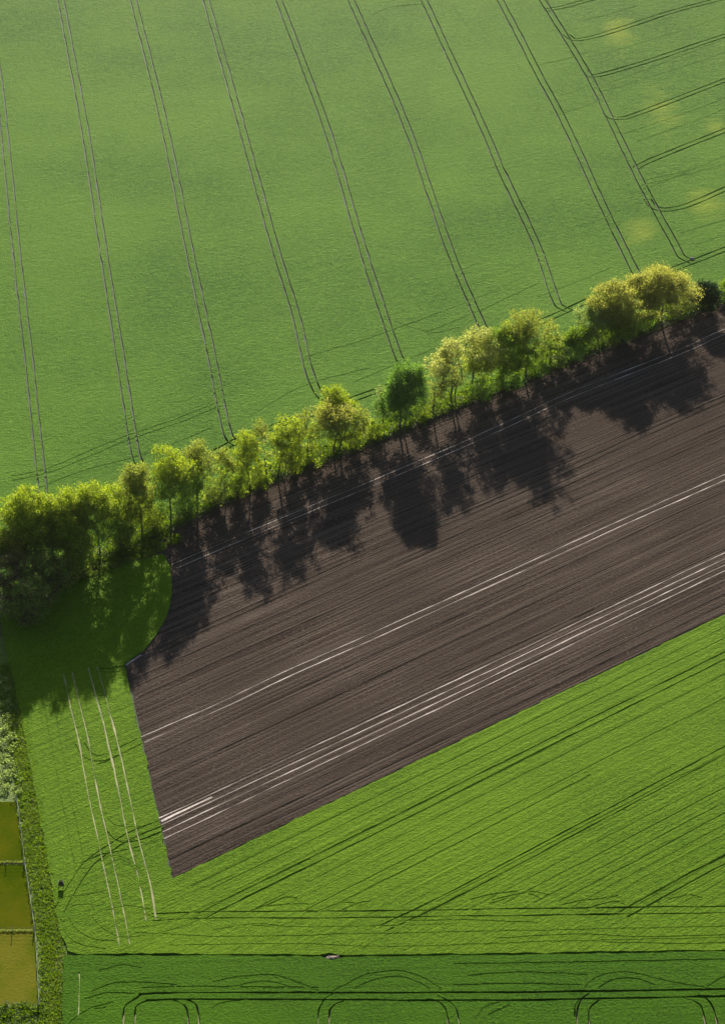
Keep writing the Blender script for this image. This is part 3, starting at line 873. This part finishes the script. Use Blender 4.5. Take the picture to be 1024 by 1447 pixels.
def nettle_bed(rs, n):
    k = n // 24
    y = rs.uniform(955, 1128, k); xm = 8 + (y - 940) * .135
    x = rs.uniform(0, 1, k) * (xm + 160) - 160
    row = np.sin((x * .35 + y * .9) * .42) * .35 + .65
    cen = np.array([P2(a, b) for a, b in zip(x, y)])
    j = rs.integers(0, k, n)
    xy = cen[j] + rs.normal(0, .4, (n, 2))
    return np.concatenate([xy, (row * rs.uniform(.5, 1, k))[j][:, None]], 1)
growth('nettle_bed', 'pale green leafy weed bed above the paddocks at the left edge', 'weeds', nettle_bed, 30000, 1.3, 'pale', .36, 34)
growth('verge_grass', 'rough green grass below the lowest paddock', 'grass', band([(-120, 1436), (60, 1436)], -3.5, 3.5, .8), 9000, .7, 'verge', .34, 35)

# ------------------------------------------------------------------ paddock fences
def make_fence(label, px_posts, hgt=1.45):
    base = P(*px_posts[0])
    root = empty('paddock_fence', base, label, 'fence', 'paddock fences')
    pts = [P(*p) - base for p in px_posts]
    me = None
    for p in pts:
        if me is None:
            ob = mesh_obj('post', *tube_geo([(0, 0, -.2), (0, 0, hgt * .5), (0, 0, hgt), (0, 0, hgt + .06)], [.085, .08, .075, .03], 8), M['post_wood'], root)
            me = ob.data
        else:
            ob = bpy.data.objects.new('post', me); col.objects.link(ob); ob.parent = root
        ob.location = p
        ob.rotation_euler = (random.gauss(0, .02), random.gauss(0, .02), random.uniform(0, 6))
    for z in (.45, .85, 1.25):
        line = []
        for a, b in zip(pts[:-1], pts[1:]):
            for t in (0, .5):
                line.append(a + (b - a) * t + Vector((0, -.075, z - .035 * (t == .5))))
        line.append(pts[-1] + Vector((0, -.075, z)))
        mesh_obj('wire', *tube_geo(line, [.014] * len(line), 4), M['wire'], root)
    return root
make_fence('long side fence of the paddocks beside the nettle strip', [(24.5, 1133), (27.5, 1152), (30, 1172), (32.5, 1194), (35.5, 1222), (39, 1242), (42, 1262), (45.5, 1286), (49.5, 1313), (51.5, 1340), (53, 1366), (54.5, 1393), (55.5, 1421)])
make_fence('upper cross fence between two paddocks', [(-90, 1222.5), (-40, 1222.5), (9, 1222.5), (34, 1222.5)])
make_fence('lower cross fence between two paddocks', [(-90, 1317.5), (-35, 1317.5), (17.5, 1317.5), (48, 1317.5)])
make_fence('cross fence closing the lowest paddock at the bottom', [(-90, 1422), (-40, 1422), (9, 1422), (54, 1423)])
def ridge(rs, n, y, x1):
    x = rs.uniform(-120, x1, n)
    c = np.array([P2(a, y) for a in x]); c += rs.normal(0, .22, (n, 2))
    return np.concatenate([c, np.ones((n, 1))], 1)
growth('unmown_grass', 'pale unmown grass line under the upper cross fence', 'grass', lambda rs, n: ridge(rs, n, 1219, 33), 1500, .28, 'olive', .24, 41)
growth('unmown_grass', 'pale unmown grass line under the lower cross fence', 'grass', lambda rs, n: ridge(rs, n, 1316, 47), 1500, .28, 'olive', .24, 42)

# ------------------------------------------------------------------ small things
def hunting_stand():
    b = P(87, 1255)
    root = empty('wooden_stand', b + Vector((0, 0, 0)), 'small dark framed wooden stand alone in the light crop near the nettle strip', 'stand')
    me = None
    for x in (-.42, .42):
        for y in (-.42, .42):
            mesh_obj('leg', *tube_geo([(x * 1.15, y * 1.15, -.1), (x, y, 1.75)], [.055, .05], 6), M['dark_wood'], root)
    for k in range(5):
        mesh_obj('plank', *box_geo(-.4 + k * .2, 0, .98, .185, .95, .035), M['dark_wood'], root)
    for z in (1.35, 1.70):
        mesh_obj('rail', *box_geo(0, .46, z, 1.0, .04, .09), M['dark_wood'], root)
        for x in (-.46, .46):
            mesh_obj('rail', *box_geo(x, 0, z, .04, .88, .09), M['post_wood'], root)
    g2 = mesh_obj('side_panel', *box_geo(0, -.465, 1.22, .98, .03, .42), M['dark_wood'], root)
    g2 = mesh_obj('side_panel', *box_geo(0, .50, 1.18, .98, .03, .40), M['dark_wood'], root)
    return root
hunting_stand()

def stone_geo(r, rs):
    v, f = [], []
    nu, nv = 8, 5
    v.append((0, 0, r * .7))
    for j in range(1, nv):
        t = math.pi * j / nv
        for i in range(nu):
            a = 2 * math.pi * i / nu
            q = r * rs.uniform(.75, 1.15)
            v.append((math.sin(t) * math.cos(a) * q, math.sin(t) * math.sin(a) * q, math.cos(t) * q * .7))
    v.append((0, 0, -r * .7))
    for i in range(nu): f.append((0, 1 + i, 1 + (i + 1) % nu))
    for j in range(nv - 2):
        for i in range(nu):
            a, b = 1 + j * nu + i, 1 + j * nu + (i + 1) % nu
            f.append((a, a + nu, b + nu, b))
    e = len(v) - 1
    for i in range(nu): f.append((e, 1 + (nv - 2) * nu + (i + 1) % nu, 1 + (nv - 2) * nu + i))
    return v, f

rs = np.random.default_rng(77)
hp = P(470, 1354)
heap = empty('stone_heap', hp, 'small heap of pale stones and earth on the edge between light and dark crop', 'stones')
v, f = stone_geo(1.0, rs)
mesh_obj('earth_mound', [(x * 1.7, y * .6, z * .6) for x, y, z in v], f, M['bare'], heap)
for k in range(11):
    v, f = stone_geo(rs.uniform(.12, .27), rs)
    x, y = rs.uniform(-1.4, 1.4), rs.uniform(-.7, .35)
    st = mesh_obj('stone', v, f, M['stone'], heap)
    st.location = (x, y, .40 * (1 - (x / 1.9) ** 2) + .06)
    st.rotation_euler = (0, 0, rs.uniform(0, 6))
bp_ = P(977, 366, ZT)
v, f = stone_geo(.75, rs)
st = mesh_obj('boulder', v, f, M['stone'])
st.location = bp_ + Vector((0, 0, .0))
set_props(st, 'lone pale boulder in the upper crop near the right edge', 'boulder')
for k, (a, b) in enumerate((((-6, 862), (20, 870)), ((-4, 876), (14, 868)))):
    A, Bq = P(*a), P(*b)
    g3 = Geo()
    mid = (A + Bq) / 2 + Vector((0, .3, .5))
    g3.add(tube_geo([A + Vector((0, 0, .3)), mid, Bq + Vector((0, 0, .35))], [.14, .10, .05], 7))
    for t in range(5):
        s_ = A + (Bq - A) * (.3 + .13 * t) + Vector((0, 0, .5))
        g3.add(tube_geo([s_, s_ + Vector((rs.uniform(.3, .9), rs.uniform(-.9, .9), rs.uniform(.2, .8)))], [.045, .015], 5))
    ob = mesh_obj('fallen_branch', g3.v, g3.f, M['bark_pale'])
    set_props(ob, ['pale fallen bough lying in the shade, the upper one of two', 'pale fallen bough lying in the shade, the lower one of two'][k], 'branch', 'fallen boughs at the left edge')

# ------------------------------------------------------------------ haze
HZ = 0.000014
if HZ:
    v, f = box_geo(0, 4000, (CAM_H + 12 - 1.5) / 2, 18400, 20400, CAM_H + 12 + 1.5)
    hz = mesh_obj('haze', v, f, [])
    m = bpy.data.materials.new('haze_air'); m.use_nodes = True
    nt = m.node_tree
    nt.nodes.remove(nt.nodes['Principled BSDF'])
    pv = nt.nodes.new('ShaderNodeVolumePrincipled')
    pv.inputs['Color'].default_value = (.97, .98, .95, 1)
    pv.inputs['Density'].default_value = HZ
    pv.inputs['Anisotropy'].default_value = .86
    nt.links.new(pv.outputs[0], nt.nodes['Material Output'].inputs['Volume'])
    hz.data.materials.append(m)
    set_props(hz, 'thin pale air haze over the fields', 'haze', kind='stuff')
